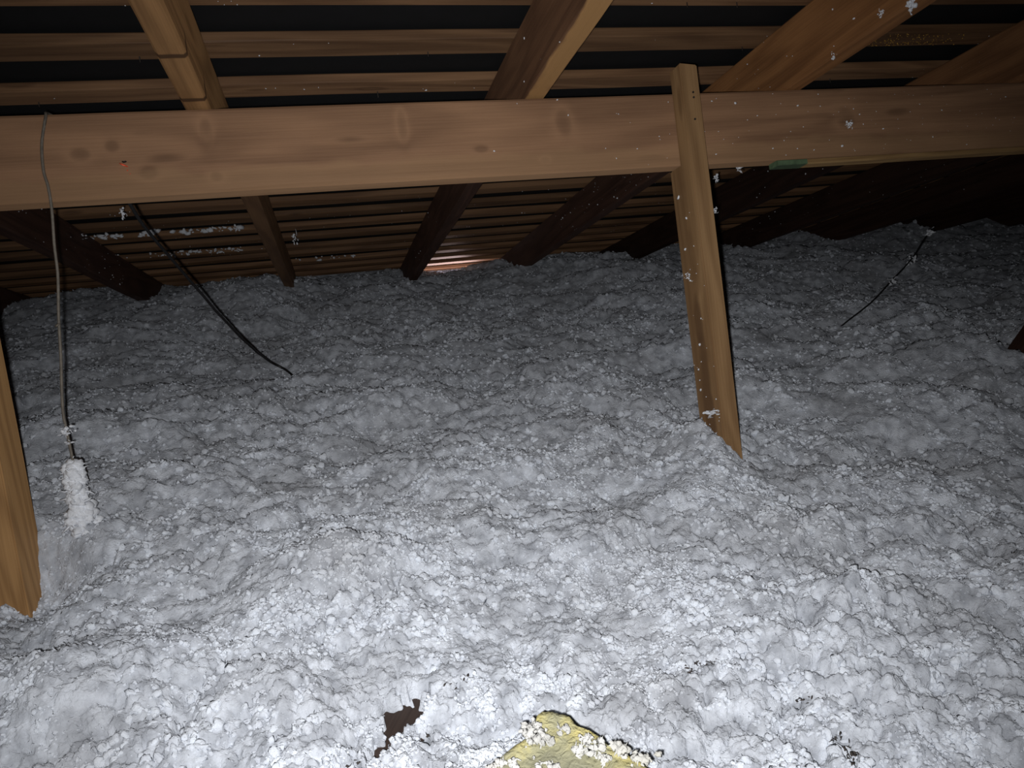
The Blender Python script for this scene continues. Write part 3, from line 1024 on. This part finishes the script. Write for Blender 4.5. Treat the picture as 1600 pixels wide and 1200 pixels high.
for b, y in BATTENS:
    if 1.0 < y < 3.6:
        spots = []
        for i in range(26):
            s = 0.0008 + 0.0012 * rr.random() ** 3
            spots.append((rf(rr.uniform(-1.0, 1.9), y + rr.uniform(-.03, .03), H_TOP - s * .2), s))
        bpy.context.view_layer.update()
        flecks(b, spots, 500 + int(y * 100))

# wool lying in the slots between battens at the left
a = Acc()
for (q0, q1, zz, cnt, big) in (((108, 366), (375, 344), 0.668, 210, .0085), ((190, 400), (420, 382), 0.668, 80, .006), ((440, 408), (560, 402), 0.664, 60, .006)):
    ends = []
    for q in (q0, q1):
        d = ROOF_I.to_3x3() @ ray(*q)
        ends.append(d * (zz / d.z))
    row = min(BATTENS, key=lambda q: abs(q[1] - B_W / 2 - ends[0].y))[1] - B_W / 2      # the near edge of the batten behind the slot
    for i in range(cnt):
        t = rr.betavariate(1.6, 1.3)
        if mnoise.noise((t * 9.0, cnt, 0.5)) < rr.uniform(-0.45, 0.25):
            continue
        x = ends[0].x + (ends[1].x - ends[0].x) * t
        s = 0.0025 + big * rr.random() ** 2.5
        a.blob(rf(x, row - s * .4, H_TOP + rr.uniform(0.0, B_T)), s, i * 1.37 + big * 900, (1.5, .8, .7), 0, .7)
o = link_mesh('slot_wool', a.v, a.f, M_TUFT, smooth=True)
tag(o, 'crumbs of white wool caught in the slots between the roof battens', 'insulation', kind='stuff')

# ------------------------------------------------------------------ yellow glass wool batt in front
w = NT('yellow_glass_wool')
tc = w.n('ShaderNodeTexCoord').outputs['Object']
n1 = w.n('ShaderNodeTexNoise', Vector=tc, Scale=22.0, Detail=3.0).outputs['Fac']
n2 = w.n('ShaderNodeTexNoise', Vector=w.vmath('MULTIPLY', tc, (120., 120., 420.)), Scale=1.0, Detail=4.0, Distortion=1.0).outputs['Fac']
c = w.ramp(n1, ((0.40, (0.22, 0.22, 0.15)), (0.52, (0.36, 0.35, 0.21)), (0.64, (0.62, 0.54, 0.19))))
c = w.mix(w.math('MULTIPLY', n2, 0.45), c, (0.62, 0.60, 0.42))
w.l(c, w.p.inputs['Base Color'])
w.p.inputs['Roughness'].default_value = 1.0
w.p.inputs['Specular IOR Level'].default_value = 0.05
w.l(w.n('ShaderNodeBump', Strength=0.8, Distance=0.004, Height=n2).outputs[0], w.p.inputs['Normal'])

# outline of the torn top as seen from above: a blunt corner pointing away
TOPZ = 0.055
outl = [at_floor(*q, TOPZ) for q in ((735, 1225), (768, 1198), (812, 1158), (826, 1136), (850, 1117), (880, 1126), (905, 1141), (935, 1150), (965, 1172), (1000, 1188), (1028, 1215))]
back = [at_floor(1010, 1420, TOPZ), at_floor(760, 1420, TOPZ)]
poly = [Vector((p.x, p.y)) for p in smooth_path(outl, 5)] + [Vector((p.x, p.y)) for p in back]
cen = sum(poly, Vector((0, 0))) / len(poly)
v, f = [], []
rings = [(1.02, -0.16), (1.03, -0.10), (1.0, -0.04), (1.02, 0.01), (1.0, TOPZ - 0.012), (0.97, TOPZ - 0.002), (0.90, TOPZ + 0.004), (0.75, TOPZ + 0.006), (0.55, TOPZ + 0.004), (0.3, TOPZ + 0.006)]
n = len(poly)
for (s, z) in rings:
    for p in poly:
        q = cen + (p - cen) * s
        nz = mnoise.noise((q.x * 45, q.y * 45, z * 45))
        nz2 = mnoise.noise((q.x * 150, q.y * 150, z * 150))
        q = q + (p - cen).normalized() * (0.004 * nz + 0.0015 * nz2)
        v.append((q.x, q.y, z + (0.007 * nz + 0.002 * nz2 if s < 1 else 0.002 * nz2)))
for i in range(len(rings) - 1):
    for k in range(n):
        f.append((i * n + k, i * n + (k + 1) % n, (i + 1) * n + (k + 1) % n, (i + 1) * n + k))
v.append((cen.x, cen.y, TOPZ + 0.006))
for k in range(n):
    f.append(((len(rings) - 1) * n + k, (len(rings) - 1) * n + (k + 1) % n, len(v) - 1))
f.append(tuple(range(n)))
batt = link_mesh('glass_wool_batt', v, [tuple(reversed(q)) for q in f], w.m, smooth=True)
bm = bmesh.new(); bm.from_mesh(batt.data); bmesh.ops.recalc_face_normals(bm, faces=bm.faces); bm.to_mesh(batt.data); bm.free()
tag(batt, 'torn yellow glass wool batt poking up at the bottom edge of the view', 'batt')

# white crumbs lying on it
a = Acc()
rr = random.Random(31)
for (px, py, rad, cnt) in ((838, 1142, .010, 16), (850, 1158, .009, 12), (826, 1150, .007, 8), (880, 1140, .005, 5), (918, 1160, .009, 14), (935, 1178, .008, 10), (905, 1172, .005, 6),
                           (770, 1196, .008, 7), (800, 1195, .004, 5), (845, 1196, .006, 6), (870, 1197, .004, 4), (968, 1172, .005, 6), (1000, 1190, .010, 12), (945, 1195, .004, 4)):
    c = at_floor(px, py, TOPZ + 0.009)
    for i in range(int(cnt * 1.35)):
        o_ = Vector((rr.gauss(0, rad * .55), rr.gauss(0, rad * .55), rr.uniform(-0.004, 0.006)))
        a.blob(c + o_, rr.uniform(.0012, .0045), px + i * 1.7, (1, rr.uniform(.6, 1), rr.uniform(.6, 1)), 1, .85)
        if i % 2:
            a.shred(c + o_, rr.uniform(.004, .010), px * 50 + i)
o = link_mesh('wool_crumbs', a.v, a.f, M_CRUMB, smooth=True)
tag(o, 'loose white wool crumbs strewn over the yellow batt', 'insulation', kind='stuff')

# amber resin beads along one batten at the top right
q = ROOF_I.to_3x3() @ ray(1440, 52)
q = q * (H_TOP / q.z)
b, y = min(BATTENS, key=lambda t: abs(t[1] - q.y))
M_AMBER = plain('amber_resin', (0.75, 0.42, 0.06), 0.25, 0.2, 200.0)
a = Acc()
rr = random.Random(91)
inv = b.matrix_world.inverted()
for i in range(150):
    x = rr.triangular(q.x - 0.16, q.x + 0.16, q.x - 0.04)
    a.blob(inv @ rf(x, y + rr.uniform(-0.03, 0.03), H_TOP - 0.0003), rr.uniform(0.0006, 0.0013), i, (1, 1, .8), 0, .5)
o = link_mesh('resin_beads', a.v, a.f, M_AMBER, parent=b, smooth=True)
o['kind'] = 'stuff'
o['label'] = 'amber resin beads'

# dark bits added to stand in for shade in the creases of the fill
a = Acc()
rr = random.Random(123)
for (px, py, sx, sy, cnt) in ((1078, 1044, 5, 3, 9), (1090, 1034, 8, 3, 10), (1108, 1036, 6, 3, 5), (1228, 1095, 8, 4, 10), (1262, 1090, 8, 5, 8), (1312, 1150, 8, 6, 14), (1322, 1168, 6, 8, 12), (1332, 1190, 8, 8, 18),
                              (722, 1062, 10, 5, 9), (706, 1070, 8, 4, 6), (672, 1145, 3, 3, 3), (884, 1060, 8, 6, 6), (556, 1190, 8, 8, 12), (1590, 855, 5, 12, 6), (36, 938, 6, 3, 4), (1505, 1100, 4, 5, 4)):
    for i in range(cnt):
        p = floor_pt(px + rr.gauss(0, sx), py + rr.gauss(0, sy), -0.0006)
        a.blob(p, rr.uniform(.0009, .0022), px + i * 2.3, (1.8, rr.uniform(.4, 1), rr.uniform(.3, .6)), 0, .9)
        if i % 3 == 0:
            a.shred(p, rr.uniform(.003, .006), px * 20 + i)
o = link_mesh('crease_shade_bits', a.v, a.f, plain('crease_shade_dark', (0.055, 0.045, 0.04), 0.9, 0.3, 200.0), smooth=True)
tag(o, 'dark bits standing in for shade in the creases of the white fill', 'debris', kind='stuff')
